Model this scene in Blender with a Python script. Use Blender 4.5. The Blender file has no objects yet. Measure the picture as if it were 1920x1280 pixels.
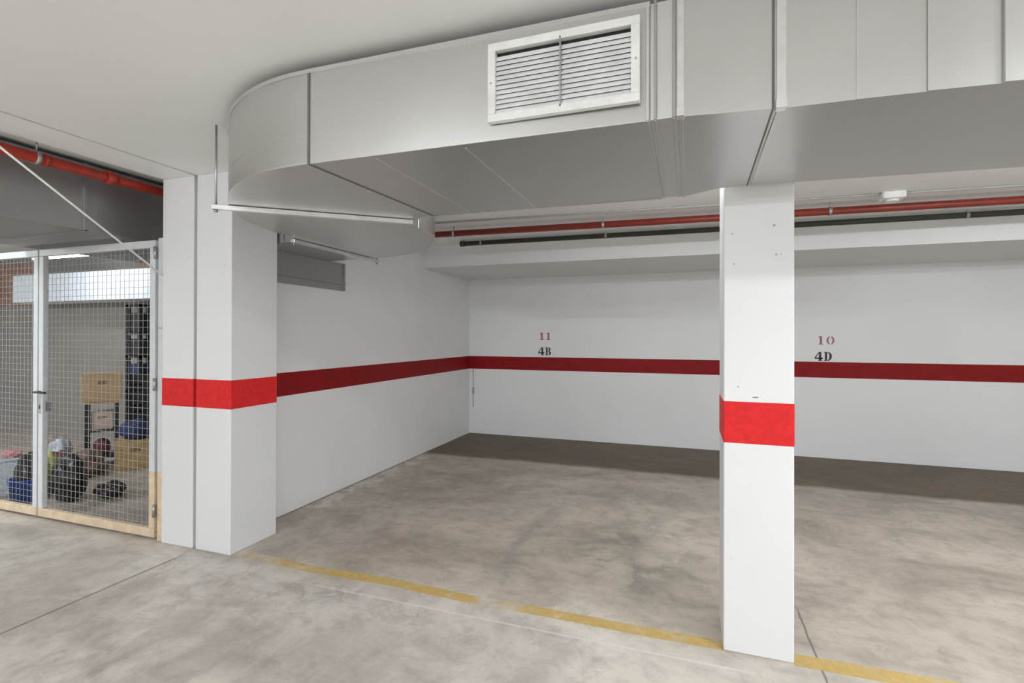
import bpy, bmesh, math, random
from mathutils import Vector, Matrix
C = bpy.context.scene.collection
scn = bpy.context.scene
R = math.radians
PI = math.pi
random.seed(7)

# ------------------------------------------------------------------ camera
F_PX, YAW, PITCH, ROLL = 944.4, 19.159, 0.232, 0.148
cam = bpy.data.cameras.new('camera')
cam_o = bpy.data.objects.new('camera', cam); C.objects.link(cam_o)
cam.sensor_width = 36; cam.lens = F_PX / 1920 * 36
cam.shift_y = -(640 - 625.8) / 1920
cam.clip_start = 0.02; cam.clip_end = 100
a, b, c = R(YAW), R(PITCH), R(ROLL)
right = Vector((math.cos(a), math.sin(a), 0)); fwd = Vector((-math.sin(a), math.cos(a), 0)); up = Vector((0, 0, 1))
f2 = fwd * math.cos(b) + up * math.sin(b); u2 = -fwd * math.sin(b) + up * math.cos(b)
r3 = right * math.cos(c) + u2 * math.sin(c); u3 = -right * math.sin(c) + u2 * math.cos(c)
cam_o.matrix_world = Matrix(((r3.x, u3.x, -f2.x, 0), (r3.y, u3.y, -f2.y, 0), (r3.z, u3.z, -f2.z, 1.5), (0, 0, 0, 1)))
scn.camera = cam_o

# ------------------------------------------------------------------ world, exposure, lamps
scn.view_settings.view_transform = 'Standard'; scn.view_settings.look = 'None'
scn.view_settings.exposure = 0.66; scn.view_settings.gamma = 1.0; scn.view_settings.use_curve_mapping = False
w = bpy.data.worlds.new('world'); scn.world = w; w.use_nodes = True
w.node_tree.nodes['Background'].inputs[0].default_value = (0.93, 0.96, 1.0, 1)
w.node_tree.nodes['Background'].inputs[1].default_value = 0.5

def area(name, loc, sx, sy, power, rot=(0, 0, 0), col=(0.905, 0.96, 1.0), spread=180):
    l = bpy.data.lights.new(name, 'AREA'); l.shape = 'RECTANGLE'; l.size = sx; l.size_y = sy
    l.energy = power; l.color = col; l.spread = R(spread)
    o = bpy.data.objects.new(name, l); o.location = loc; o.rotation_euler = rot; C.objects.link(o); return o
LAMPS = [(2.5, 1.08), (5.0, 1.08), (-4.9, 0.9), (-2.4, -2.4), (0.6, -2.4), (3.6, -2.4), (-2.4, -4.7), (0.6, -4.7), (3.6, -4.7), (2.5, 3.3), (-8.4, 0.9), (0.0, 3.38)]  # the nearer rear row and both bay battens are unseen fill, added
POWER = [54, 28, 122, 92, 8, 9, 36, 12, 46, 14, 50, 14]       # watts of light from each batten
def lamp_light(x, y, z, p):
    area('tube_light', (x, y, z - 0.02), 1.16, 0.02, p * 0.45)
    for s_ in (-1, 1):
        area('tube_light', (x, y + s_ * 0.018, z - 0.008), 1.16, 0.02, p * 0.275, (s_ * R(62), 0, 0))
for (x, y), p in zip(LAMPS, POWER): lamp_light(x, y, (2.626 if x > -3.3 else 2.60) - 0.073, p)
lamp_light(-6.95, 3.9, 2.427, 5)

# ------------------------------------------------------------------ node helpers
def mat(name):
    m = bpy.data.materials.new(name); m.use_nodes = True
    n = m.node_tree.nodes; return m, n, m.node_tree.links, n['Principled BSDF']
def node(n, t, **k):
    o = n.new(t)
    for kk, v in k.items():
        if kk in o.inputs.keys() if hasattr(o.inputs, 'keys') else False: o.inputs[kk].default_value = v
        else: setattr(o, kk, v)
    return o
def noise(n, l, scale, detail=4, rough=0.55, vec=None, dist=0.0):
    o = n.new('ShaderNodeTexNoise'); o.inputs['Scale'].default_value = scale; o.inputs['Detail'].default_value = detail
    o.inputs['Roughness'].default_value = rough; o.inputs['Distortion'].default_value = dist
    if vec is not None: l.new(vec, o.inputs['Vector'])
    return o.outputs['Fac']
def ramp(n, l, fac, stops):
    o = n.new('ShaderNodeValToRGB'); e = o.color_ramp.elements
    while len(e) < len(stops): e.new(0.5)
    for i, (p, cc) in enumerate(stops):
        e[i].position = p; e[i].color = (cc, cc, cc, 1) if isinstance(cc, (int, float)) else (*cc, 1)
    l.new(fac, o.inputs[0]); return o.outputs[0]
def mixc(n, l, fac, A, B, mode='MIX'):
    o = n.new('ShaderNodeMix'); o.data_type = 'RGBA'; o.blend_type = mode
    for sock, v in ((o.inputs[0], fac), (o.inputs[6], A), (o.inputs[7], B)):
        if hasattr(v, 'is_output'): l.new(v, sock)
        elif isinstance(v, (int, float)): sock.default_value = v
        else: sock.default_value = (*v, 1)
    return o.outputs[2]
def math_(n, l, op, A, B=0.0, clamp=False):
    o = n.new('ShaderNodeMath'); o.operation = op; o.use_clamp = clamp
    for s, v in ((o.inputs[0], A), (o.inputs[1], B)):
        if hasattr(v, 'is_output'): l.new(v, s)
        else: s.default_value = v
    return o.outputs[0]
def objvec(n, l, scale=(1, 1, 1), rot=(0, 0, 0), loc=(0, 0, 0)):
    g = n.new('ShaderNodeNewGeometry'); m = n.new('ShaderNodeMapping')
    m.inputs['Scale'].default_value = scale; m.inputs['Rotation'].default_value = rot; m.inputs['Location'].default_value = loc
    l.new(g.outputs['Position'], m.inputs['Vector']); return m.outputs[0]
def bump(n, l, fac, strength, dist=0.01):
    o = n.new('ShaderNodeBump'); o.inputs['Strength'].default_value = strength; o.inputs['Distance'].default_value = dist
    l.new(fac, o.inputs['Height']); return o.outputs[0]

def plaster(name, col, speck=0.0, rough=0.55, var=0.03):
    m, n, l, bs = mat(name)
    v = objvec(n, l)
    big = noise(n, l, 1.3, 3, 0.5, v); fine = noise(n, l, 40, 3, 0.6, v)
    cc = mixc(n, l, ramp(n, l, big, [(0.35, 0.0), (0.65, 1.0)]), tuple(x * (1 - var) for x in col), col)
    if speck:
        vo = n.new('ShaderNodeTexVoronoi'); vo.inputs['Scale'].default_value = 9; l.new(v, vo.inputs['Vector'])
        pres = ramp(n, l, noise(n, l, 3.1, 2, 0.5, objvec(n, l, (1, 1, 1), (0, 0, 0), (5, 2, 1))), [(0.5, 0.0), (0.56, 1.0)])
        dot = ramp(n, l, vo.outputs['Distance'], [(0.03, 1.0), (0.06, 0.0)])
        cc = mixc(n, l, math_(n, l, 'MULTIPLY', math_(n, l, 'MULTIPLY', pres, dot), speck), cc, (0.38, 0.38, 0.36))
    l.new(cc, bs.inputs['Base Color']); bs.inputs['Roughness'].default_value = rough
    l.new(bump(n, l, fine, 0.12, 0.004), bs.inputs['Normal'])
    return m
def paint(name, col, rough=0.45, metallic=0.0, var=0.08, scale=14, b_=0.05):
    m, n, l, bs = mat(name)
    v = objvec(n, l)
    f = noise(n, l, scale, 4, 0.6, v)
    cc = mixc(n, l, ramp(n, l, f, [(0.35, 0.0), (0.7, 1.0)]), tuple(x * (1 - var) for x in col), tuple(min(1, x * (1 + var)) for x in col))
    l.new(cc, bs.inputs['Base Color']); bs.inputs['Roughness'].default_value = rough; bs.inputs['Metallic'].default_value = metallic
    if b_: l.new(bump(n, l, f, b_, 0.004), bs.inputs['Normal'])
    return m
def galv(name, col=(0.62, 0.62, 0.61), rough=0.285):
    m, n, l, bs = mat(name)
    v = objvec(n, l, (1, 1, 1)); s = objvec(n, l, (1.2, 9, 9), (0, 0, 0))
    big = noise(n, l, 2.2, 4, 0.6, v); streak = noise(n, l, 2.0, 4, 0.6, s); sp = noise(n, l, 60, 2, 0.5, v)
    k = mixc(n, l, big, tuple(x * 0.93 for x in col), tuple(x * 1.06 for x in col))
    k = mixc(n, l, math_(n, l, 'MULTIPLY', streak, 0.15), k, tuple(x * 0.8 for x in col))
    l.new(k, bs.inputs['Base Color']); bs.inputs['Metallic'].default_value = 0.92
    rr = math_(n, l, 'ADD', math_(n, l, 'MULTIPLY', big, 0.12), math_(n, l, 'MULTIPLY', sp, 0.05))
    l.new(math_(n, l, 'ADD', math_(n, l, 'MULTIPLY', big, 0.05), rough), bs.inputs['Roughness'])
    return m

def concrete_color(n, l):
    v = objvec(n, l)
    warp = noise(n, l, 1.1, 3, 0.5, v)
    big = noise(n, l, 0.75, 5, 0.62, v, 0.4)
    st = noise(n, l, 1.0, 6, 0.65, objvec(n, l, (0.9, 1.7, 1), (0, 0, R(38))), 0.7)
    st2 = noise(n, l, 1.4, 6, 0.7, objvec(n, l, (1.9, 0.9, 1), (0, 0, R(-25)), (3, 1, 0)), 0.9)
    fine = noise(n, l, 26, 6, 0.75, v)
    base = mixc(n, l, ramp(n, l, big, [(0.35, 0.0), (0.62, 1.0)]), (0.54, 0.505, 0.465), (0.74, 0.70, 0.645))
    cc = mixc(n, l, ramp(n, l, st, [(0.44, 0.0), (0.64, 0.8)]), base, (0.31, 0.28, 0.245))
    cc = mixc(n, l, ramp(n, l, st2, [(0.5, 0.0), (0.72, 0.55)]), cc, (0.74, 0.71, 0.67))
    cc = mixc(n, l, ramp(n, l, fine, [(0.3, 0.0), (0.75, 0.5)]), cc, (0.64, 0.605, 0.56))
    mid = noise(n, l, 6.5, 7, 0.72, objvec(n, l, (1, 1, 1), (0, 0, 0.4), (2, 7, 0)), 0.3)
    cc = mixc(n, l, ramp(n, l, mid, [(0.46, 0.0), (0.66, 0.55)]), cc, (0.34, 0.31, 0.28))
    cc = mixc(n, l, 1.0, cc, (1.0, 0.972, 0.935), 'MULTIPLY')
    sm = ramp(n, l, noise(n, l, 5.5, 5, 0.7, objvec(n, l, (1, 1, 1), (0, 0, 0), (9, 4, 0)), 0.5), [(0.6, 0.0), (0.82, 0.5)])
    cc = mixc(n, l, sm, cc, (0.24, 0.225, 0.205))
    return cc, v, fine
def floor_mat():
    m, n, l, bs = mat('concrete_floor')
    cc, v, fine = concrete_color(n, l)
    sx = n.new('ShaderNodeSeparateXYZ'); l.new(v, sx.inputs[0]); X, Y = sx.outputs[0], sx.outputs[1]
    wob = noise(n, l, 2.5, 4, 0.6, v)
    # the bay floor is browner; the duct's shadow near the back wall is painted in
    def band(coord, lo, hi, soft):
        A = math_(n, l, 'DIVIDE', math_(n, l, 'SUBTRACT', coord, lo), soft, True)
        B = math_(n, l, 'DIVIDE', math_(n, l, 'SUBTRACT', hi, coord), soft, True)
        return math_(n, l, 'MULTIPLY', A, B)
    Yw = math_(n, l, 'ADD', Y, math_(n, l, 'MULTIPLY', math_(n, l, 'SUBTRACT', wob, 0.5), 0.5))
    Xw = math_(n, l, 'ADD', X, math_(n, l, 'MULTIPLY', math_(n, l, 'SUBTRACT', wob, 0.5), 0.5))
    bay = band(Yw, 2.55, 9.0, 0.25)
    cc = mixc(n, l, math_(n, l, 'MULTIPLY', bay, 0.85), cc, (0.74, 0.70, 0.65), 'MULTIPLY')
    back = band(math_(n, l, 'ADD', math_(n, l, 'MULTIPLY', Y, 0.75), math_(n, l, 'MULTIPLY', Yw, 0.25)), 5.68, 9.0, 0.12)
    cc = mixc(n, l, math_(n, l, 'MULTIPLY', back, 0.95), cc, (0.26, 0.21, 0.135), 'MULTIPLY')  # duct's cast shadow put into the floor colour
    # tyre tracks: arcs curving into the bay
    def arc(cx, cy, r, wd, y0, y1, amt, cc):
        dx = math_(n, l, 'SUBTRACT', X, cx); dy = math_(n, l, 'SUBTRACT', Y, cy)
        d = math_(n, l, 'SQRT', math_(n, l, 'ADD', math_(n, l, 'MULTIPLY', dx, dx), math_(n, l, 'MULTIPLY', dy, dy)))
        k = math_(n, l, 'SUBTRACT', 1.0, math_(n, l, 'DIVIDE', math_(n, l, 'ABSOLUTE', math_(n, l, 'SUBTRACT', d, r)), wd), True)
        k = math_(n, l, 'MULTIPLY', k, band(Y, y0, y1, 0.35))
        k = math_(n, l, 'MULTIPLY', k, ramp(n, l, noise(n, l, 9, 4, 0.7, v), [(0.3, 0.3), (0.6, 1.0)]))
        return mixc(n, l, math_(n, l, 'MULTIPLY', k, amt), cc, (0.2, 0.19, 0.175))
    cc = arc(1.9, 3.6, 3.05, 0.10, 2.65, 4.6, 0.45, cc)
    cc = arc(1.9, 3.6, 2.25, 0.13, 2.7, 5.0, 0.25, cc)
    # whitish efflorescence beside the left wall and in front of the pillar
    def patch(x0, x1, y0, y1, s, amt, col, cc, nm):
        k = math_(n, l, 'MULTIPLY', band(Xw, x0, x1, s), band(Yw, y0, y1, s))
        k = math_(n, l, 'MULTIPLY', k, ramp(n, l, nm, [(0.45, 0.0), (0.55, 1.0)]))
        return mixc(n, l, math_(n, l, 'MULTIPLY', k, amt), cc, col)
    nm = noise(n, l, 7, 6, 0.75, v, 0.6)
    cc = patch(-3.4, -2.96, 3.5, 5.7, 0.06, 0.9, (0.68, 0.63, 0.55), cc, nm)
    cc = patch(-3.5, -1.2, 2.1, 2.62, 0.15, 0.5, (0.72, 0.685, 0.64), cc, nm)
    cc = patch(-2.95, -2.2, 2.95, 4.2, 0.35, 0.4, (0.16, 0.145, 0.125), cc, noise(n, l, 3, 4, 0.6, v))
    cc = patch(-1.0, 0.2, 2.75, 4.3, 0.5, 0.6, (0.20, 0.175, 0.145), cc, noise(n, l, 2.2, 5, 0.65, v, 0.6))  # free-standing pillar's shadow painted in as a dark brown patch
    cc = patch(-2.9, -1.2, 4.3, 5.5, 0.4, 0.4, (0.22, 0.19, 0.16), cc, noise(n, l, 2.6, 5, 0.65, v, 0.6))
    cc = patch(-3.2, 2.0, 0.2, 2.3, 0.5, 0.35, (0.30, 0.28, 0.25), cc, noise(n, l, 1.6, 6, 0.7, objvec(n, l, (1.6, 0.8, 1), (0, 0, R(30))), 0.7))
    # saw cut joints and a long scratch
    def line(coord, at, wd, y0, y1, other, col, amt, cc):
        k = math_(n, l, 'SUBTRACT', 1.0, math_(n, l, 'DIVIDE', math_(n, l, 'ABSOLUTE', math_(n, l, 'SUBTRACT', coord, at)), wd), True)
        k = math_(n, l, 'MULTIPLY', k, band(other, y0, y1, 0.1))
        return mixc(n, l, math_(n, l, 'MULTIPLY', k, amt), cc, col)
    cc = line(X, -3.19, 0.045, 3.0, 7.3, Y, (0.15, 0.125, 0.09), 0.95, cc)
    cc = line(X, -3.25, 0.012, -3, 2.55, Y, (0.10, 0.095, 0.09), 0.95, cc)
    Xs = math_(n, l, 'ADD', X, math_(n, l, 'MULTIPLY', math_(n, l, 'SUBTRACT', noise(n, l, 6, 3, 0.6, v), 0.5), 0.015))
    cc = line(Xs, 0.575, 0.008, 0.3, 3.2, Y, (0.09, 0.085, 0.08), 0.9, cc)
    cc = line(Y, 2.48, 0.012, -2.2, 0.3, X, (0.75, 0.73, 0.70), 0.7, cc)
    l.new(cc, bs.inputs['Base Color'])
    l.new(math_(n, l, 'ADD', math_(n, l, 'MULTIPLY', fine, 0.25), 0.42), bs.inputs['Roughness'])
    l.new(bump(n, l, fine, 0.12, 0.004), bs.inputs['Normal'])
    return m
def yellow_mat():
    m, n, l, bs = mat('worn_yellow_paint')
    cc, v, fine = concrete_color(n, l)
    sx = n.new('ShaderNodeSeparateXYZ'); l.new(v, sx.inputs[0]); X = sx.outputs[0]
    wear = noise(n, l, 8, 6, 0.75, v, 0.5)
    left = math_(n, l, 'MULTIPLY', math_(n, l, 'SUBTRACT', -1.95, X), 0.25, True)      # rubbed away near the left pillar
    mid = math_(n, l, 'SUBTRACT', 0.30, math_(n, l, 'MULTIPLY', math_(n, l, 'ABSOLUTE', math_(n, l, 'ADD', X, 1.02)), 1.1), True)
    amt = ramp(n, l, math_(n, l, 'ADD', wear, math_(n, l, 'ADD', left, mid)), [(0.52, 0.06), (0.80, 0.9)])
    yel = mixc(n, l, ramp(n, l, fine, [(0.3, 0.0), (0.7, 1.0)]), (0.47, 0.31, 0.085), (0.62, 0.43, 0.13))
    l.new(mixc(n, l, amt, yel, cc), bs.inputs['Base Color']); bs.inputs['Roughness'].default_value = 0.6
    return m

M = {}
M['white'] = plaster('white_wall_paint', (0.84, 0.84, 0.84))
M['pillar'] = plaster('white_pillar_paint', (0.77, 0.77, 0.775), speck=0.7)
M['ceil'] = plaster('white_ceiling_paint', (0.90, 0.90, 0.90))
M['store'] = plaster('grey_block_wall', (0.30, 0.288, 0.27), rough=0.8, var=0.12)
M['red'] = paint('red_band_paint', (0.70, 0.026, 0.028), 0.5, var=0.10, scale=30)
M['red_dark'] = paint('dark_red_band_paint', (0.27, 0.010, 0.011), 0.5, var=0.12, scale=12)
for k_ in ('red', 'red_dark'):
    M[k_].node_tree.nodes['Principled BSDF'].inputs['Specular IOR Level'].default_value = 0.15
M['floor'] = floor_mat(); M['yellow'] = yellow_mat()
M['galv'] = galv('galvanised_sheet'); M['galv_b'] = galv('galvanised_sheet_brushed', (0.68, 0.68, 0.68), 0.32)
M['galv_d'] = galv('weathered_duct_sheet', (0.40, 0.40, 0.395), 0.42)
M['seam'] = paint('duct_sealant', (0.14, 0.14, 0.14), 0.6)
M['rib'] = paint('bright_flange_steel', (0.78, 0.78, 0.79), 0.28, 0.85)
M['grille'] = paint('white_grille_enamel', (0.78, 0.78, 0.77), 0.4)
M['black'] = paint('black_void', (0.012, 0.012, 0.012), 0.8)
M['redpipe'] = paint('red_pipe_enamel', (0.24, 0.03, 0.018), 0.35, var=0.12)
M['redpipe2'] = paint('bright_red_pipe_enamel', (0.38, 0.03, 0.014), 0.3, var=0.15)
M['dkpipe'] = paint('dark_grey_pipe', (0.045, 0.052, 0.042), 0.45)
M['steel'] = paint('zinc_steel', (0.45, 0.45, 0.45), 0.35, 0.8)
M['gate'] = paint('light_grey_gate_enamel', (0.66, 0.675, 0.69), 0.4, var=0.05)
M['wire'] = paint('galvanised_wire', (0.44, 0.435, 0.42), 0.5, 0.1)
M['cream'] = paint('cream_primer', (0.72, 0.57, 0.40), 0.55, var=0.12)
M['conduit'] = paint('grey_conduit', (0.42, 0.42, 0.41), 0.5)
M['plastic'] = paint('white_plastic', (0.86, 0.86, 0.85), 0.4, b_=0)
M['blackp'] = paint('black_plastic', (0.02, 0.02, 0.022), 0.4)
M['card'] = paint('cardboard', (0.50, 0.34, 0.19), 0.85, var=0.08, scale=5)
M['card2'] = paint('cardboard_yellowed', (0.52, 0.36, 0.17), 0.85, var=0.15, scale=5)
M['tape'] = paint('brown_tape', (0.24, 0.15, 0.07), 0.35)
M['blue'] = paint('blue_plastic', (0.025, 0.085, 0.36), 0.35)
M['navy'] = paint('navy_cloth', (0.035, 0.05, 0.13), 0.9)
M['bag'] = paint('black_bag_film', (0.018, 0.018, 0.018), 0.3)
M['clear'] = paint('milky_plastic', (0.46, 0.50, 0.55), 0.3)
M['brown'] = paint('brown_cloth', (0.20, 0.13, 0.10), 0.95, var=0.3)
M['plum'] = paint('plum_cloth', (0.17, 0.06, 0.075), 0.9, var=0.3)
M['lime'] = paint('lime_film', (0.55, 0.62, 0.22), 0.4)
M['pink'] = paint('pink_cloth', (0.62, 0.26, 0.28), 0.8)
M['foil'] = paint('pale_insulation_wrap', (0.80, 0.85, 0.93), 0.4)
M['brick'] = paint('clay_block', (0.33, 0.20, 0.155), 0.85, var=0.2)
M['stencil_k'] = paint('black_stencil_paint', (0.035, 0.035, 0.04), 0.6)
M['stencil_r'] = paint('faded_red_stencil_paint', (0.40, 0.14, 0.17), 0.6)
def tube_mat(strength):
  m, n, l, bs = mat('lit_tube'); bs.inputs['Base Color'].default_value = (0.9, 0.9, 0.9, 1)
  bs.inputs['Emission Strength'].default_value = strength
  l.new(ramp(n, l, noise(n, l, 3), [(0, (.95, .98, 1)), (1, (.94, .975, 1))]), bs.inputs['Emission Color']); return m

# ------------------------------------------------------------------ mesh helpers
def B(): return bmesh.new()
def bx(bm, x0, x1, y0, y1, z0, z1):
    vs = [bm.verts.new(p) for p in ((x0, y0, z0), (x1, y0, z0), (x1, y1, z0), (x0, y1, z0), (x0, y0, z1), (x1, y0, z1), (x1, y1, z1), (x0, y1, z1))]
    for q in ((3, 2, 1, 0), (4, 5, 6, 7), (0, 1, 5, 4), (1, 2, 6, 5), (2, 3, 7, 6), (3, 0, 4, 7)): bm.faces.new([vs[i] for i in q])
    return vs
def prism(bm, poly, z0, z1):
    lo = [bm.verts.new((x, y, z0)) for x, y in poly]; hi = [bm.verts.new((x, y, z1)) for x, y in poly]
    n_ = len(poly)
    bm.faces.new(lo); bm.faces.new(hi)
    for i in range(n_): bm.faces.new((lo[i], lo[(i + 1) % n_], hi[(i + 1) % n_], hi[i]))
    bmesh.ops.recalc_face_normals(bm, faces=bm.faces)
def tube(bm, p, q, r, seg=16, caps=True):
    p, q = Vector(p), Vector(q); d = (q - p).normalized()
    s = d.cross(Vector((0, 0, 1)));
    if s.length < 1e-4: s = d.cross(Vector((0, 1, 0)))
    s.normalize(); t = d.cross(s)
    A = [bm.verts.new(p + r * (math.cos(2 * PI * i / seg) * s + math.sin(2 * PI * i / seg) * t)) for i in range(seg)]
    Q = [bm.verts.new(q + r * (math.cos(2 * PI * i / seg) * s + math.sin(2 * PI * i / seg) * t)) for i in range(seg)]
    for i in range(seg):
        f = bm.faces.new((A[i], A[(i + 1) % seg], Q[(i + 1) % seg], Q[i])); f.smooth = True
    if caps: bm.faces.new(A[::-1]); bm.faces.new(Q)
def strip(bm, path, off0, off1, z0, z1):
    """a band following a plan path, from off0 to off1 to its outward (left-hand) side"""
    pts = [Vector((x, y, 0)) for x, y in path]; rows = []
    for i, p in enumerate(pts):
        d = (pts[min(i + 1, len(pts) - 1)] - pts[max(i - 1, 0)]).normalized(); nn = Vector((-d.y, d.x, 0))
        rows.append([bm.verts.new(p + nn * o + Vector((0, 0, z))) for o, z in ((off0, z0), (off1, z0), (off1, z1), (off0, z1))])
    for r0, r1 in zip(rows, rows[1:]):
        for k in range(4): bm.faces.new((r0[k], r0[(k + 1) % 4], r1[(k + 1) % 4], r1[k]))
    bm.faces.new(rows[0]); bm.faces.new(rows[-1][::-1]); bmesh.ops.recalc_face_normals(bm, faces=bm.faces)
def obj(name, bm, m, parent=None, bevel=0.0, smooth=False, origin=None):
    bmesh.ops.recalc_face_normals(bm, faces=bm.faces)
    me = bpy.data.meshes.new(name); bm.to_mesh(me); bm.free()
    for mm in (m if isinstance(m, list) else [m]): me.materials.append(mm)
    if smooth:
        for p in me.polygons: p.use_smooth = True
    o = bpy.data.objects.new(name, me); C.objects.link(o)
    if origin:
        me.transform(Matrix.Translation(-Vector(origin))); o.location = origin
    if parent:
        o.parent = parent
        if not origin:
            me.transform(Matrix.Translation(-world_loc(parent)))
        else: o.location = Vector(origin) - world_loc(parent)
    if bevel:
        bv = o.modifiers.new('bevel', 'BEVEL'); bv.width = bevel; bv.segments = 2; bv.limit_method = 'ANGLE'
    return o
def world_loc(o):
    v = Vector((0, 0, 0))
    while o: v += o.location; o = o.parent
    return v
def tag(o, label, cat, group=None):
    o['label'] = label; o['category'] = cat
    if group: o['group'] = group
    return o
def thing(name, label, cat, loc, group=None):
    o = bpy.data.objects.new(name, None); C.objects.link(o); o.location = loc; o.empty_display_size = 0.1
    return tag(o, label, cat, group)
def struct(name, bm, m, label=None, bevel=0.0):
    o = obj(name, bm, m, None, bevel); o['kind'] = 'structure'
    if label: o['label'] = label
    o['category'] = name.split('_')[0]
    return o
def one(name, fn, m, parent=None, bevel=0.0, smooth=False):
    bm = B(); fn(bm); return obj(name, bm, m, parent, bevel, smooth)

# ------------------------------------------------------------------ setting
XW, YB, YF = -3.188, 7.168, 2.614
ZC = 2.626
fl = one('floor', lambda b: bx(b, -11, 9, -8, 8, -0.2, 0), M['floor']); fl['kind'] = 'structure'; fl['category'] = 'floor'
fl['label'] = 'stained grey concrete garage floor with tyre marks'
def lines(bm):
    path = [(-2.93, 2.634), (-2.3, 2.60), (-1.7, 2.622), (-1.19, 2.60), (-0.78, 2.61), (-0.22, 2.605), (0.166, 2.612)]
    strip(bm, path, 0, 0.082, -0.002, 0.0012)
    strip(bm, [(0.466, 2.60), (1.12, 2.615), (2.4, 2.63), (4.2, 2.65)], 0, 0.095, -0.002, 0.0012)
yl = one('painted_line', lines, M['yellow'], fl); yl['label'] = 'worn yellow painted bay line'

bm = B(); bx(bm, -3.262, 9, -8, 8, ZC, ZC + 0.25)
ce = struct('ceiling', bm, M['ceil'], 'flat white garage ceiling above duct and parking bays')
bm = B(); bx(bm, -11, -3.59, -8, 8, 2.72, 2.95)
struct('ceiling', bm, M['ceil'], 'raised white ceiling strip above the mesh gate')
bm = B(); bx(bm, -3.59, -3.285, -8, 3.0, ZC, 2.95)
struct('trim_1', bm, M['ceil'], 'white ceiling beam beside the joint, above gate')
bm = B(); bx(bm, XW - 0.24, XW, 3.02, 8, 0, 2.95)
wl = struct('wall_left', bm, M['white'], 'white side wall with red band between pillar and back corner')
bm = B(); bx(bm, XW, 9, YB, YB + 0.2, 0, 2.95)
wb = struct('wall_back', bm, M['white'], 'white back wall with red band and stencilled bay numbers')
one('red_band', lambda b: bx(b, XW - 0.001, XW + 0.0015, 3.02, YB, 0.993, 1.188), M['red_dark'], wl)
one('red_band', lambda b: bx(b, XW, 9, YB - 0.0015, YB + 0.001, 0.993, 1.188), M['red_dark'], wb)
bm = B(); bx(bm, XW, 9, 5.70, YB, 2.366, ZC + 0.002)
struct('trim_2', bm, M['white'], 'deep white dropped beam along top of back wall')
bm = B(); bx(bm, 6.3, 6.5, -6.2, 8, 0, 2.95); struct('wall_right', bm, M['white'])
bm = B(); bx(bm, -11, 6.5, -6.2, -6.0, 0, 2.95); struct('wall_front', bm, M['white'])
bm = B(); bx(bm, -11.2, -11, -8, 8, 0, 2.95); struct('wall_far_left', bm, M['white'])

def pillar(x0, x1, y0, y1, label, ztop=ZC, zs=(0.9916, 1.1935)):
    t = thing('pillar', label, 'pillar', ((x0 + x1) / 2, (y0 + y1) / 2, 0))
    one('shaft', lambda b: bx(b, x0, x1, y0, y1, 0, ztop), M['pillar'], t, 0.006)
    e = 0.0015
    one('red_band', lambda b: bx(b, x0 - e, x1 + e, y0 - e, y1 + e, *zs), M['red'], t, 0.006)
    return t
pr_ = pillar(0.166, 0.467, YF, 2.93, 'free-standing square white pillar with red band between bays 11 and 10')
for hx, hz, hr in ((0.383, 2.018, 0.006), (0.392, 1.882, 0.005), (0.204, 1.99, 0.004), (0.412, 1.882, 0.003), (0.21, 1.845, 0.004), (0.23, 1.262, 0.004)):
    one('anchor_hole', lambda b: tube(b, (hx, YF - 0.0008, hz), (hx, YF + 0.002, hz), hr, 10), M['conduit'], pr_)
one('scuff', lambda b: bx(b, 0.292, 0.316, YF - 0.0008, YF + 0.001, 1.211, 1.216), M['seam'], pr_)
pillar(-3.255, -2.935, YF, 3.022, 'right half of twin white pillar, nearest the parking bay')
pillar(-3.59, -3.285, YF, 3.022, 'left half of twin white pillar, beside the mesh gate')
jf = one('joint_filler', lambda b: bx(b, -3.284, -3.256, YF + 0.035, 3.0, 0, ZC - 0.005), M['conduit'])
tag(jf, 'grey filler strip in the narrow joint of the twin white pillar', 'joint')

# storage room
bm = B(); bx(bm, -11, XW - 0.24, 4.9, 5.1, 0, 2.95); ws = struct('wall_storage', bm, M['store'], 'grey block wall at back of the storage room')
one('clay_block_course', lambda b: (bx(b, -10.9, -9.35, 4.885, 4.91, 1.95, 2.6), bx(b, -7.2, -6.7, 4.885, 4.91, 1.98, 2.5)), M['brick'], ws)

# ------------------------------------------------------------------ stencilled numbers on back wall
def glyph_poly(bm, pts, ox, oz, s, y0, y1):
    lo = [bm.verts.new((ox + x * s, y0, oz + z * s)) for x, z in pts]; hi = [bm.verts.new((ox + x * s, y1, oz + z * s)) for x, z in pts]
    n_ = len(pts); bm.faces.new(lo); bm.faces.new(hi)
    for i in range(n_): bm.faces.new((lo[i], lo[(i + 1) % n_], hi[(i + 1) % n_], hi[i]))
def half_ring(cx, cz, ro, ri_x, rz, ri_z, a0, a1, k=10):
    o = [(cx + ro * math.cos(R(a0 + (a1 - a0) * i / k)), cz + rz * math.sin(R(a0 + (a1 - a0) * i / k))) for i in range(k + 1)]
    i_ = [(cx + ri_x * math.cos(R(a1 + (a0 - a1) * i / k)), cz + ri_z * math.sin(R(a1 + (a0 - a1) * i / k))) for i in range(k + 1)]
    return o + i_
rect = lambda x0, x1, z0, z1: [(x0, z0), (x1, z0), (x1, z1), (x0, z1)]
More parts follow.
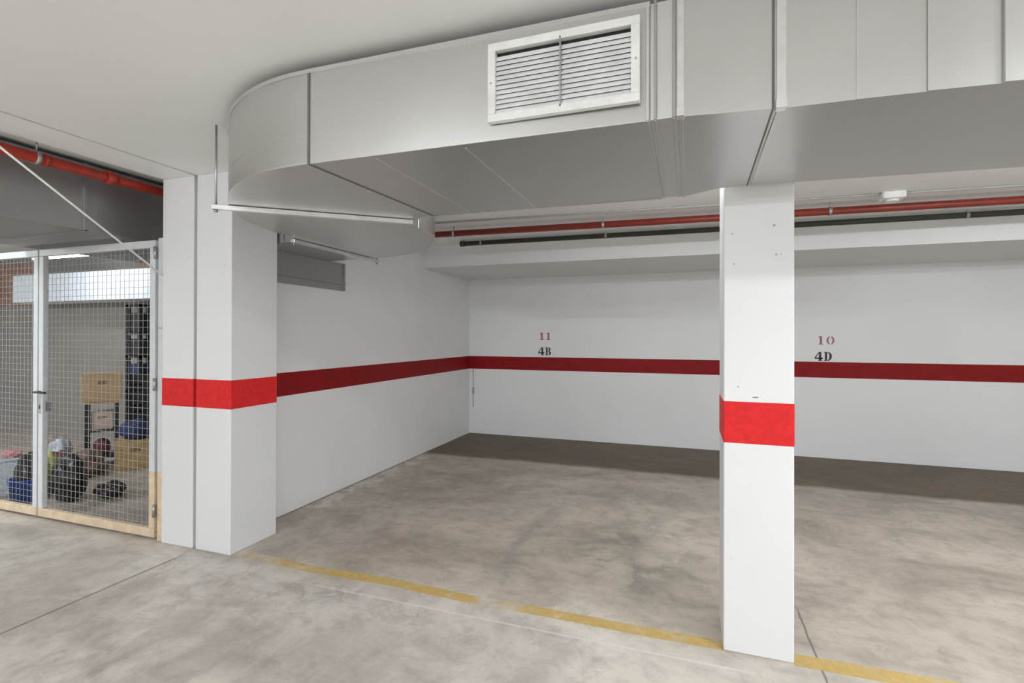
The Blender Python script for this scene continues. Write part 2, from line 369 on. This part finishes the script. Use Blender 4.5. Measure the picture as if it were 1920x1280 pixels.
GL = {
 '1': [rect(.20, .42, .08, 1), rect(.06, .56, 0, .09), [(.04, .80), (.20, .84), (.20, 1), (.14, .97)]],
 '0': [half_ring(.42, .5, .36, .17, .5, .40, 100, 260), half_ring(.46, .5, .36, .17, .5, .40, -80, 80)],
 '4': [rect(.42, .66, .08, 1), rect(.34, .74, 0, .09), rect(-.02, .82, .22, .36), [(-.02, .36), (.12, .36), (.42, .86), (.42, 1)]],
 'B': [rect(.10, .33, .0, 1), rect(.0, .10, 0, .08), rect(.0, .10, .92, 1), half_ring(.38, .74, .34, .13, .26, .17, -85, 85), half_ring(.38, .26, .40, .16, .28, .18, -85, 85)],
 'D': [rect(.10, .33, .0, 1), rect(.0, .10, 0, .08), rect(.0, .10, .92, 1), half_ring(.38, .5, .42, .17, .5, .40, -88, 88, 14)],
}
def sign(text, cx, cz, h, m, lab, adv=0.86, sx=1.0):
    bm = B(); wd = adv * len(text)
    for i, ch in enumerate(text):
        for poly in GL[ch]:
            glyph_poly(bm, [((x + i * adv - wd / 2) * sx, z - 0.5) for x, z in poly], cx, cz, h, YB - 0.0015, YB + 0.001)
    o = obj('stencilled_number', bm, m, wb); o['label'] = lab; return o
sign('11', -1.962, 1.497, 0.105, M['stencil_r'], 'faded red number 11', 0.8, 1.2)
sign('4B', -1.972, 1.277, 0.115, M['stencil_k'], 'black letters 4B', 0.92, 0.98)
sign('10', 1.625, 1.455, 0.105, M['stencil_r'], 'faded red number 10', 0.8, 1.05)
sign('4D', 1.603, 1.257, 0.110, M['stencil_k'], 'black letters 4D', 0.92, 0.98)

# ------------------------------------------------------------------ main air duct
Z0, Z1 = 2.2, 2.585
duct = thing('air_duct', 'large galvanised rectangular air duct with rounded elbow across ceiling', 'duct', (-0.5, 2.1, Z0))
FR = lambda x: 1.672 + (x + 1.46) * 0.031          # front edge line
BK = 2.62
def sec(name, poly, m=M['galv'], z0=Z0, z1=Z1, bev=0.002): return one(name, lambda b: prism(b, poly, z0, z1), m, duct, bev)
outer = [(-1.461, 1.668), (-1.57, 1.671), (-1.679, 1.684), (-1.77, 1.705), (-1.85, 1.730), (-1.935, 1.766), (-2.015, 1.808), (-2.105, 1.866), (-2.19, 1.933), (-2.27, 2.00), (-2.345, 2.075), (-2.415, 2.165), (-2.48, 2.265), (-2.54, 2.375), (-2.585, 2.49), (-2.62, 2.61), (-2.645, 2.74)]
inner1 = [(-1.40, 2.615), (-1.50, 2.65), (-1.58, 2.71), (-1.640, 2.80), (-1.655, 2.90)]
def smooth_path(pts, k=3):
    out = []
    for i in range(len(pts) - 1):
        p0, p1, p2, p3 = (Vector(pts[max(0, i - 1)]), Vector(pts[i]), Vector(pts[i + 1]), Vector(pts[min(len(pts) - 1, i + 2)]))
        for j in range(k):
            t = j / k
            q = 0.5 * ((2 * p1) + (p2 - p0) * t + (2 * p0 - 5 * p1 + 4 * p2 - p3) * t * t + (3 * p1 - p0 - 3 * p2 + p3) * t ** 3)
            out.append((q.x, q.y))
    return out + [tuple(pts[-1])]
outer = smooth_path(outer)
elbow1 = outer + [(-2.655, 2.90)] + inner1[::-1]
sec('elbow', elbow1)
out2 = smooth_path([(-1.655, 2.90), (-1.664, 3.10), (-1.72, 3.25), (-1.80, 3.38), (-1.91, 3.53), (-2.04, 3.66), (-2.20, 3.77), (-2.38, 3.85), (-2.52, 3.885), (-2.68, 3.90)])
sec('elbow', [(-2.655, 2.90)] + out2 + [(-3.19, 3.92), (-3.19, 3.04), (-2.90, 3.04), (-2.72, 2.98)])
sec('duct_section', [(-1.461, 1.668), (-0.115, 1.690), (-0.115, 2.655), (-1.40, 2.615)])
sec('flexible_collar', [(-0.115, 1.693), (-0.025, 1.690), (-0.020, 2.662), (-0.115, 2.652)], M['galv_b'], Z0 + 0.002, Z1 - 0.002)
sec('duct_section', [(-0.025, 1.688), (0.262, 1.722), (0.268, 2.556), (0.128, 2.572), (-0.02, 2.665)])
xs = [0.262, 0.472, 0.648, 0.824, 1.05, 1.30, 1.60, 2.0, 2.5]
tilt = [0.004, 0.012, 0.022, 0.034, 0.03, 0.03, 0.03, 0.03]
def rsec(b):
    poly = []
    for i in range(len(xs) - 1):
        y0 = 1.726 + (xs[i] - 0.262) * 0.030; y1 = 1.726 + (xs[i + 1] - 0.262) * 0.030
        poly += [(xs[i] + 0.0005, y0), (xs[i + 1], y1 + tilt[i] * 0.45)]
    poly += [(2.5, 2.74), (0.268, 2.556)]
    prism(b, poly, Z0, Z1)
one('duct_section', rsec, M['galv'], duct, 0.0)
# flange frames around the duct, one mesh each
def hoop(xf, xb, yf, yb, wd, proud, m, name='flange', z0=Z0, z1=Z1):
    def fn(b):
        h = wd / 2
        prism(b, [(xf - h, yf - proud), (xf + h, yf - proud), (xf + h, yf + 0.001), (xf - h, yf + 0.001)], z0, z1)
    def fn2(b):
        h = wd * 0.35
        prism(b, [(xf - h, yf), (xf + h, yf), (xb + h, yb), (xb - h, yb)], z0 - 0.003, z0 + 0.001)
    one(name, fn2, M['seam'] if name == 'sealed_seam' else M['galv'], duct, 0.001)
    if proud > 0.015:
        one('corner_clip', lambda b: bx(b, xf - wd * 0.6, xf + wd * 0.6, yf - proud - 0.002, yf + 0.015, z0 - 0.005, z0 + 0.022), M['rib'], duct, 0.002)
    return one(name, fn, m, duct, 0.0015)
hoop(-1.461, -1.40, 1.667, 2.615, 0.010, 0.004, M['seam'], 'sealed_seam')
hoop(-0.122, -0.122, 1.689, 2.655, 0.010, 0.006, M['galv_b'])
hoop(-0.098, -0.105, 1.690, 2.655, 0.008, 0.009, M['galv_d'])
hoop(-0.040, -0.040, 1.690, 2.66, 0.012, 0.008, M['galv_d'])
hoop(-0.020, -0.018, 1.688, 2.665, 0.020, 0.020, M['rib'])
hoop(0.249, 0.262, 1.722, 2.558, 0.008, 0.003, M['seam'], 'sealed_seam')
hoop(0.270, 0.285, 1.724, 2.556, 0.026, 0.020, M['rib'])
for x in (-1.16, -0.78):
    one('crease', lambda b: bx(b, x - 0.003, x + 0.003, FR(x) + 0.02, BK - 0.02, Z0 - 0.0015, Z0 + 0.001), M['rib'], duct)
for i in (1, 2, 3):
    x = xs[i]; y = 1.726 + (x - 0.262) * 0.030
    one('standing_seam', lambda b: bx(b, x - 0.001, x + 0.001, y - 0.0012, y + 0.004, Z0, Z1), M['galv_b'], duct)
# rolled edges along top and bottom of the front
front_path = outer[::-1] + [(-0.115, 1.690)]
def lip(b): strip(b, front_path, -0.0065, 0.001, Z1 - 0.016, Z1 + 0.001)
one('rolled_edge', lip, M['galv_b'], duct)
def lip2(b): strip(b, outer[::-1], -0.004, 0.001, Z0 - 0.001, Z0 + 0.007)
one('rolled_edge', lip2, M['galv_b'], duct)
def crease(b): strip(b, outer[::-1], -0.0015, 0.001, Z0 + 0.115, Z0 + 0.119)
one('crease', crease, M['galv_b'], duct)
# back trim edge (dark line under the rear edge)
one('rolled_edge', lambda b: strip(b, [(-1.40, 2.618), (-0.115, 2.658)], -0.003, 0.004, Z0 - 0.003, Z0 + 0.01), M['galv_d'], duct)
# cover plate on left wall where the duct passes through
cp = one('cover_plate', lambda b: (bx(b, XW - 0.01, XW + 0.012, 3.03, 4.128, 1.935, 2.2), bx(b, XW, XW + 0.03, 3.03, 4.128, 1.995, 2.01), bx(b, XW, XW + 0.024, 4.108, 4.128, 1.935, 2.2)), M['galv_d'], duct, 0.002)
cp['label'] = 'grey sheet metal plate on wall under duct'

# vent grille: part of the duct with frame, louvres, mullion
gx0, gx1, gz0, gz1 = -0.668, -0.144, 2.255, 2.532; gy = 1.664
def framef(b):
    w_ = 0.028; y0, y1 = gy - 0.012, gy + 0.012
    bx(b, gx0, gx1, y0, y1, gz1 - w_, gz1); bx(b, gx0, gx1, y0, y1, gz0, gz0 + w_)
    bx(b, gx0, gx0 + w_, y0, y1, gz0 + w_, gz1 - w_); bx(b, gx1 - w_, gx1, y0, y1, gz0 + w_, gz1 - w_)
gr = one('vent_grille', framef, M['grille'], duct, 0.002); gr['label'] = 'white louvred vent grille'
def louv(b):
    n_ = 12; zz0 = gz0 + 0.030; pitch_ = (gz1 - gz0 - 0.060 - 0.014) / n_
    for i in range(n_):
        z = zz0 + i * pitch_
        vs = [(gy - 0.005, z), (gy - 0.0035, z - 0.001), (gy + 0.0045, z + pitch_ * 0.96), (gy + 0.003, z + pitch_ * 0.96 + 0.001)]
        lo = [b.verts.new((gx0 + 0.027, y, zz)) for y, zz in vs]; hi = [b.verts.new((gx1 - 0.027, y, zz)) for y, zz in vs]
        b.faces.new(lo); b.faces.new(hi)
        for k in range(4): b.faces.new((lo[k], lo[(k + 1) % 4], hi[(k + 1) % 4], hi[k]))
one('louvres', louv, M['grille'], gr)
one('mullion', lambda b: bx(b, -0.408, -0.403, gy - 0.012, gy - 0.004, gz0 + 0.02, gz1 - 0.02), M['steel'], gr)
one('backing', lambda b: bx(b, gx0 + 0.02, gx1 - 0.02, 1.676, 1.691, gz0 + 0.025, gz1 - 0.025), M['black'], gr)
for (sx_, sz_) in ((gx0 + 0.012, 2.392), (gx1 - 0.012, 2.392)):
    one('screw', lambda b: tube(b, (sx_, gy - 0.0135, sz_), (sx_, gy - 0.010, sz_), 0.004, 10), M['steel'], gr)

# trapeze hangers
def hanger(p, q, label, drop=2.19, ends=(True, True)):
    t = thing('duct_hanger', label, 'hanger', ((p[0] + q[0]) / 2, (p[1] + q[1]) / 2, drop))
    d = (Vector((*q, 0)) - Vector((*p, 0))).normalized(); nn = Vector((-d.y, d.x, 0)) * 0.018
    def ch(b):
        P_, Q_ = Vector((*p, 0)) - d * 0.02, Vector((*q, 0)) + d * 0.02
        prism(b, [(P_ - nn).to_2d(), (Q_ - nn).to_2d(), (Q_ + nn).to_2d(), (P_ + nn).to_2d()], drop - 0.026, drop)
    one('channel', ch, M['rib'], t, 0.003)
    for pt, e in zip((p, q), ends):
        if e:
            one('threaded_rod', lambda b: tube(b, (*pt, drop - 0.04), (*pt, ZC), 0.006, 10), M['steel'], t)
            one('nut', lambda b: tube(b, (*pt, drop - 0.038), (*pt, drop - 0.026), 0.011, 6), M['steel'], t)
    return t
hanger((-2.385, 2.025), (-1.585, 2.665), 'pale steel hanger bar running diagonally under the duct elbow', 2.198, (True, False))
hanger((-2.70, 2.94), (-2.70, 3.97), 'grey steel hanger bar under rear duct elbow, beside left wall', 2.198)

# ------------------------------------------------------------------ ceiling services above the bays
def pipe(name, p, q, r, m, label, clamps, cat='pipe', ztop=ZC, cap=None, side=None):
    t = thing(name, label, cat, tuple((Vector(p) + Vector(q)) / 2))
    one('pipe_run', lambda b: tube(b, p, q, r, 20), m, t)
    P_, Q_ = Vector(p), Vector(q); d = (Q_ - P_).normalized()
    for x in clamps:
        k = (x - P_[side or 0]) / (Q_[side or 0] - P_[side or 0]); cpt = P_.lerp(Q_, k)
        def cl(b):
            tube(b, cpt - d * 0.012, cpt + d * 0.012, r + 0.005, 20)
            tube(b, cpt + Vector((0, 0, r)), (cpt.x, cpt.y, ztop), 0.005, 8)
        one('pipe_clamp', cl, M['steel'], t)
    if cap: one('end_cap', lambda b: tube(b, P_, P_ + d * 0.05, r + 0.006, 20), m, t)
    return t
pipe('red_pipe', (-3.188, 4.655, 2.552), (6.2, 5.10, 2.552), 0.031, M['redpipe'], 'dark red sprinkler pipe under ceiling across both parking bays', (-2.27, -0.75, 1.13, 3.2))
pipe('drain_pipe', (-2.53, 5.42, 2.585), (6.2, 5.66, 2.585), 0.027, M['dkpipe'], 'dark grey pipe in front of the beam along back wall', (-2.27, -0.83, 2.35), cap=True)
cd = one('conduit', lambda b: tube(b, (-3.188, 4.42, ZC - 0.009), (6.2, 4.93, ZC - 0.009), 0.009, 10), M['conduit'])
tag(cd, 'thin grey conduit on ceiling feeding the white junction box', 'conduit')
jb = thing('junction_box', 'small white box on ceiling conduit right of the free-standing pillar', 'box', (1.51, 4.66, ZC))
one('body', lambda b: bx(b, 1.43, 1.585, 4.61, 4.73, ZC - 0.055, ZC), M['plastic'], jb, 0.012)
one('lid', lambda b: tube(b, (1.507, 4.67, ZC - 0.055), (1.507, 4.67, ZC - 0.075), 0.045, 20), M['plastic'], jb, 0.004)
cr = thing('hanging_cord', 'thin grey cord hanging down back wall by left corner', 'cord', (-3.12, 7.155, 0.4))
one('cord', lambda b: tube(b, (-3.12, 7.160, 0.99), (-3.12, 7.160, 0.40), 0.005, 8), M['conduit'], cr)
one('clip', lambda b: bx(b, -3.135, -3.105, 7.148, 7.168, 0.60, 0.70), M['conduit'], cr, 0.003)

# lamps (out of view; first rear row and bay battens are added fill)
def batten(x, y, zc, label, strength):
    strength = 12
    t = thing('ceiling_lamp', label, 'lamp', (x, y, zc))
    one('housing', lambda b: bx(b, x - 0.62, x + 0.62, y - 0.04, y + 0.04, zc - 0.055, zc), M['plastic'], t, 0.006)
    one('tube', lambda b: tube(b, (x - 0.59, y, zc - 0.073), (x + 0.59, y, zc - 0.073), 0.013, 14), tube_mat(strength), t)
    for s in (-1, 1):
        one('lamp_holder', lambda b: bx(b, x + s * 0.605 - 0.012, x + s * 0.605 + 0.012, y - 0.02, y + 0.02, zc - 0.09, zc - 0.05), M['plastic'], t, 0.003)
where = ['above the aisle right of the free-standing pillar', 'above the aisle at far right', 'on raised ceiling in front of the mesh gate', 'in the first row behind the camera, left, added as fill', 'in the first row behind the camera, middle, added as fill', 'in the first row behind the camera, right, added as fill', 'in the second row behind the camera, left', 'in the second row behind the camera, middle', 'in the second row behind the camera, right', 'added as fill, hidden behind the duct over the right-hand bay', 'on raised ceiling at far left', 'added as fill, hidden behind the duct over the left-hand bay']
for (x, y), wh, pw in zip(LAMPS, where, POWER): batten(x, y, ZC if x > -3.3 else 2.60, 'white fluorescent batten ' + wh, pw)
batten(-6.95, 3.9, 2.5, 'white fluorescent batten inside the storage room', 45)

# ------------------------------------------------------------------ storage side: pipe, duct, gate
pr = pipe('red_pipe', (-3.72, -1.0, 2.570), (-3.72, 4.9, 2.570), 0.034, M['redpipe2'], 'bright red pipe under the ceiling above the mesh gate', (1.93,), ztop=2.72, side=1)
one('coupling', lambda b: tube(b, (-3.72, 2.31, 2.57), (-3.72, 2.38, 2.57), 0.043, 20), M['redpipe2'], pr)
one('coupling', lambda b: tube(b, (-3.72, 1.965, 2.57), (-3.72, 1.99, 2.57), 0.038, 20), M['redpipe2'], pr)
sd = thing('air_duct', 'dull grey duct running back above the mesh gate', 'duct', (-4.5, 2, 2.226))
one('duct_section', lambda b: bx(b, -5.2, -3.96, -1, 2.33, 2.226, 2.69), M['galv_d'], sd, 0.002)
one('duct_section', lambda b: bx(b, -5.2, -3.955, 2.335, 4.88, 2.226, 2.69), M['galv_d'], sd, 0.002)
one('flange', lambda b: (bx(b, -3.965, -3.945, 2.318, 2.342, 2.22, 2.69), bx(b, -5.2, -3.945, 2.318, 2.342, 2.214, 2.23)), M['galv_d'], sd, 0.002)
fd = one('insulated_duct', lambda b: bx(b, -9.1, -6.3, 4.45, 4.88, 1.955, 2.34), M['foil'], None, 0.01)
tag(fd, 'pale blue wrapped duct across the back of the storage room', 'duct')

def gate_leaf(x0, x1, label, hinge_right):
    t = thing('mesh_gate', label, 'gate', ((x0 + x1) / 2, 2.635, 0))
    y0, y1 = 2.618, 2.658; z0, z1 = 0.022, 2.195; s = 0.055
    one('top_rail', lambda b: bx(b, x0, x1, y0, y1, z1 - s, z1), M['gate'], t, 0.004)
    one('bottom_rail', lambda b: bx(b, x0, x1, y0, y1, z0, z0 + s + 0.01), M['cream'], t, 0.004)
    for (xa, xb, hr) in ((x0, x0 + s, False), (x1 - s, x1, True)):
        if hr and hinge_right:
            one('stile', lambda b: bx(b, xa, xb, y0, y1, 0.50, z1 - s), M['gate'], t, 0.004)
            k = one('stile', lambda b: bx(b, xa, xb, y0, y1, z0 + s + 0.01, 0.50), M['cream'], t, 0.004); k['label'] = 'cream primed lower length of stile'
        else:
            one('stile', lambda b: bx(b, xa, xb, y0, y1, z0 + s + 0.01, z1 - s), M['gate'], t, 0.004)
    def wires(b):
        x = x0 + s + 0.025; r = 0.0017
        while x < x1 - s:
            tube(b, (x, 2.640, z0 + s), (x, 2.640, z1 - s + 0.005), r, 5, False); x += 0.05
        z = z0 + s + 0.03
        while z < z1 - s:
            tube(b, (x0 + s - 0.005, 2.644, z), (x1 - s + 0.005, 2.644, z), r, 5, False); z += 0.05
    one('wire_mesh', wires, M['wire'], t)
    return t
gl = gate_leaf(-5.005, -3.672, 'right leaf of wire mesh gate, hinged on the twin pillar', True)
gl2 = gate_leaf(-6.36, -5.02, 'left leaf of wire mesh gate, cut off by photo edge', False)
one('lock_plate', lambda b: bx(b, -4.992, -4.965, 2.613, 2.619, 0.86, 1.03), M['galv_b'], gl, 0.002)
one('keyhole', lambda b: bx(b, -4.984, -4.973, 2.6115, 2.6135, 0.895, 0.93), M['blackp'], gl)
one('door_handle', lambda b: (tube(b, (-4.975, 2.618, 1.035), (-4.975, 2.58, 1.035), 0.009, 12), tube(b, (-4.99, 2.58, 1.035), (-4.845, 2.58, 1.035), 0.008, 12)), M['blackp'], gl)
one('latch_box', lambda b: bx(b, -4.95, -4.915, 2.62, 2.66, 0.88, 0.95), M['steel'], gl)
for z in (2.10, 1.14, 0.22):
    one('hinge', lambda b: tube(b, (-3.664, 2.612, z - 0.045), (-3.664, 2.612, z + 0.045), 0.010, 12), M['steel'], gl)
gp = thing('gate_post', 'pale grey steel gate post fixed against the twin pillar', 'post', (-3.63, 2.65, 0))
one('upper_post', lambda b: bx(b, -3.655, -3.592, 2.628, 2.69, 0.50, 2.21), M['gate'], gp, 0.004)
k = one('lower_post', lambda b: bx(b, -3.655, -3.592, 2.628, 2.69, 0, 0.50), M['cream'], gp, 0.004); k['label'] = 'cream primed foot of post'
one('joint_collar', lambda b: bx(b, -3.657, -3.590, 2.625, 2.63, 1.545, 1.555), M['steel'], gp)
rp = one('stay_cable', lambda b: tube(b, (-3.62, 1.45, 2.718), (-3.585, 2.612, 1.93), 0.0065, 10), M['plastic'])
tag(rp, 'thin white stay cable slanting down to the twin pillar', 'cable')

# ------------------------------------------------------------------ stored goods
def carton(x, y, z, sx, sy, sz, rz, label, m=M['card']):
    t = thing('cardboard_box', label, 'box', (x, y, z)); t.rotation_euler.z = rz
    def mk(name, m_, parts, bev=0.002):
        bm = B()
        for p in parts: bx(bm, *p)
        me = bpy.data.meshes.new(name); bmesh.ops.recalc_face_normals(bm, faces=bm.faces); bm.to_mesh(me); bm.free(); me.materials.append(m_)
        o = bpy.data.objects.new(name, me); C.objects.link(o); o.parent = t
        if bev:
            bv = o.modifiers.new('bevel', 'BEVEL'); bv.width = bev; bv.segments = 2
        return o
    mk('carton', m, [(-sx / 2, sx / 2, -sy / 2, sy / 2, 0, sz - 0.004)], 0.006)
    mk('flap', m, [(-sx / 2, sx / 2, -sy / 2, -0.002, sz - 0.004, sz)])
    mk('flap', m, [(-sx / 2, sx / 2, 0.002, sy / 2, sz - 0.004, sz)])
    mk('tape', M['tape'], [(-sx / 2 - .001, sx / 2 + .001, -0.025, 0.025, sz, sz + 0.001), (sx / 2, sx / 2 + 0.001, -0.025, 0.025, sz * 0.7, sz)], 0)
    mk('hand_hole', M['tape'], [(-0.045, 0.045, -sy / 2 - 0.001, -sy / 2 + 0.001, sz * 0.62, sz * 0.74)], 0)
    return t
def blob(name, c_, r_, m, label, cat, seed=0, amp=0.18, flat=0.0, parts=None):
    """soft lumpy thing: sack, cloth heap"""
    from mathutils import noise as nz
    bm = B(); bmesh.ops.create_icosphere(bm, subdivisions=4, radius=1)
    for v in bm.verts:
        p = v.co.copy(); k = 1 + amp * nz.noise(p * 1.7 + Vector((seed * 3.1, seed, 0))) * 2 + amp * 0.6 * nz.noise(p * 4.2 + Vector((seed, 0, seed)))
        q = Vector((p.x * r_[0] * k, p.y * r_[1] * k, p.z * r_[2] * k)); q.z = max(q.z, -r_[2] * 0.82)
        v.co = q
    zmin = min(v.co.z for v in bm.verts)
    for v in bm.verts: v.co.z -= zmin
    me = bpy.data.meshes.new(name); bm.to_mesh(me); bm.free(); me.materials.append(m)
    for p in me.polygons: p.use_smooth = True
    o = bpy.data.objects.new(name, me); C.objects.link(o); o.location = c_; tag(o, label, cat)
    return o
# shelf stand with box
def turned(name, label, cat, x, y, ang):
    t = thing(name, label, cat, (x, y, 0)); t.rotation_euler.z = R(ang); return t
sx0, sy0 = -6.40, 3.96
sh = turned('shelf_stand', 'dark metal shelf stand under the upper cardboard box', 'shelf', sx0, sy0, 57)
for (dx, dy) in ((-0.13, -0.13), (0.13, -0.13), (-0.13, 0.13), (0.13, 0.13)):
    one('leg', lambda b: bx(b, sx0 + dx - 0.02, sx0 + dx + 0.02, sy0 + dy - 0.02, sy0 + dy + 0.02, 0, 0.72), M['blackp'], sh)
for z in (0.10, 0.40, 0.72):
    one('shelf_board', lambda b: bx(b, sx0 - 0.155, sx0 + 0.155, sy0 - 0.155, sy0 + 0.155, z, z + 0.02), M['card'] if z > .7 else M['dkpipe'], sh)
carton(sx0, sy0, 0.741, 0.36, 0.30, 0.32, R(57), 'tan cardboard box on top of the dark shelf stand')
carton(sx0, sy0, 0.421, 0.20, 0.20, 0.20, R(57), 'pale carton on middle board of the shelf stand', paint('pale_card', (0.62, 0.5, 0.42), 0.8))
blob('cloth_bundle', (sx0, sy0, 0.122), (0.085, 0.085, 0.10), M['plum'], 'plum cloth bundle on lowest board of the shelf stand', 'cloth', 3, 0.06)
carton(-5.95, 4.03, 0, 0.36, 0.32, 0.32, R(56), 'yellowish cardboard box on floor under the navy sack', M['card2'])
blob('cloth_sack', (-5.95, 4.03, 0.322), (0.15, 0.15, 0.12), M['navy'], 'navy cloth sack on the lower cardboard box', 'sack', 5, 0.1)
def crate(x, y, z, label):
    t = thing('plastic_crate', label, 'crate', (x, y, z)); h = 0.24; sx, sy = 0.18, 0.13; t.rotation_euler.z = R(56)
    def f(b):
        bx(b, x - sx, x + sx, y - sy, y + sy, z, z + 0.01)
        for (xa, xb, ya, yb) in ((x - sx, x + sx, y - sy, y - sy + .01), (x - sx, x + sx, y + sy - .01, y + sy), (x - sx, x - sx + .01, y - sy, y + sy), (x + sx - .01, x + sx, y - sy, y + sy)):
            bx(b, xa, xb, ya, yb, z + 0.01, z + 0.06); bx(b, xa, xb, ya, yb, z + 0.08, z + 0.13); bx(b, xa, xb, ya, yb, z + 0.15, z + h)
        for i in range(5):
            xx = x - sx + 0.02 + i * (2 * sx - 0.06) / 4
            bx(b, xx, xx + 0.02, y - sy, y - sy + .01, z + 0.01, z + h)
    one('basket', f, M['blackp'], t)
    one('rim', lambda b: (bx(b, x - sx - .01, x + sx + .01, y - sy - .01, y - sy + .006, z + h, z + h + .012), bx(b, x - sx - .01, x + sx + .01, y + sy - .006, y + sy + .01, z + h, z + h + .012), bx(b, x - sx - .01, x - sx + .006, y - sy, y + sy, z + h, z + h + .012), bx(b, x + sx - .006, x + sx + .01, y - sy, y + sy, z + h, z + h + .012)), M['blackp'], t)
cx0, cy0 = -6.33, 4.40
crate(cx0, cy0, 0.0, 'black plastic crate on the floor behind the yellowish cardboard box, lowest of its stack')
crate(cx0, cy0, 0.254, 'black plastic crate second from the bottom of the stack behind the navy sack')
crate(cx0, cy0, 0.508, 'black plastic crate third up in the stack behind the navy sack')
crate(cx0, cy0, 0.762, 'topmost black plastic crate of the stack behind the navy sack')
rk = thing('shelf_rack', 'tall narrow black rack against storage wall behind the crates', 'shelf', (-6.83, 4.72, 0))
for x in (-6.94, -6.72):
    for y in (4.60, 4.86): one('leg', lambda b: bx(b, x - 0.02, x + 0.02, y - 0.02, y + 0.02, 0, 1.90), M['blackp'], rk)
for z in (0.3, 0.75, 1.2, 1.50, 1.87):
    one('shelf_board', lambda b: bx(b, -6.96, -6.70, 4.58, 4.88, z, z + 0.03), M['blackp'], rk)
def rack_box(z, h, m, label):
    o = one('storage_box', lambda b: bx(b, -6.915, -6.745, 4.60, 4.84, z, z + h), m, None, 0.012); tag(o, label, 'box')
rack_box(1.231, 0.22, M['bag'], 'black box on the middle board of the tall rack')
rack_box(0.781, 0.34, M['navy'], 'navy box on second board of the tall rack')
rack_box(1.531, 0.26, M['bag'], 'black box on the upper board of the tall rack')
# foreground clutter
blob('rubbish_bag', (-5.31, 3.01, 0), (0.15, 0.13, 0.22), M['bag'], 'large black plastic bag full of stuff behind the right gate leaf', 'bag', 11, 0.10)
blob('rubbish_bag', (-5.06, 3.20, 0), (0.13, 0.10, 0.08), M['bag'], 'small black bag on floor right of the large black bag', 'bag', 2, 0.15)
blob('cloth_heap', (-6.06, 3.60, 0), (0.20, 0.15, 0.14), M['brown'], 'brown cloth heap on floor in front of the shelf stand', 'cloth', 4, 0.2)
blob('cloth_heap', (-6.00, 3.32, 0), (0.13, 0.12, 0.17), M['plum'], 'plum cloth heap behind the large black bag', 'cloth', 6, 0.15)
blob('shopping_bag', (-5.72, 3.08, 0), (0.065, 0.065, 0.21), M['lime'], 'lime green bag behind the large black bag', 'bag', 8, 0.12)
blob('shopping_bag', (-6.32, 3.50, 0), (0.12, 0.10, 0.22), M['clear'], 'pale crumpled bag at back of the clutter', 'bag', 9, 0.15)
tb = thing('blue_tub', 'blue plastic tub on floor behind left gate leaf', 'tub', (-5.62, 2.86, 0))
def tubf(b):
    pts = [(0.105, 0), (0.125, 0.20), (0.132, 0.20), (0.132, 0.212), (0.118, 0.212), (0.098, 0.012)]
    seg = 28; rows = [[b.verts.new((-5.62 + r * math.cos(2 * PI * i / seg), 2.86 + r * math.sin(2 * PI * i / seg), z)) for i in range(seg)] for r, z in pts]
    for r0, r1 in zip(rows, rows[1:]):
        for i in range(seg): b.faces.new((r0[i], r0[(i + 1) % seg], r1[(i + 1) % seg], r1[i]))
    b.faces.new(rows[0]); b.faces.new(rows[-1])
one('tub_body', tubf, M['blue'], tb, smooth=True)
one('tub_handle', lambda b: bx(b, -5.51, -5.48, 2.82, 2.90, 0.15, 0.175), M['blue'], tb)
blob('dark_bundle', (-5.62, 2.86, 0.02), (0.085, 0.085, 0.23), M['bag'], 'dark bundle stuffed in the blue tub', 'bundle', 12, 0.10)
st = turned('storage_box', 'milky plastic storage box left of the blue tub', 'box', -5.99, 2.93, 62)
one('box_body', lambda b: bx(b, -6.13, -5.85, 2.82, 3.04, 0, 0.33), M['clear'], st, 0.02)
one('lid', lambda b: bx(b, -6.14, -5.84, 2.81, 3.05, 0.33, 0.355), M['clear'], st, 0.01)
blob('pink_rag', (-5.99, 2.93, 0.356), (0.08, 0.07, 0.035), M['pink'], 'pink rag lying on the milky plastic box', 'cloth', 14, 0.15)
# repeats share a group phrase
GROUPS = {'ceiling_lamp': 'fluorescent battens on the garage ceiling', 'plastic_crate': 'black crates stacked in the storage room',
          'pillar': 'white pillars with a red band', 'mesh_gate': 'leaves of the wire mesh gate', 'duct_hanger': 'steel hanger bars under the air duct',
          'cardboard_box': 'cardboard boxes in the storage room', 'rubbish_bag': 'black bags behind the mesh gate',
          'cloth_heap': 'cloth heaps behind the mesh gate', 'shopping_bag': 'bags among the clutter'}
for o in bpy.data.objects:
    k = o.name.split('.')[0]
    if o.parent is None and k in GROUPS: o['group'] = GROUPS[k]
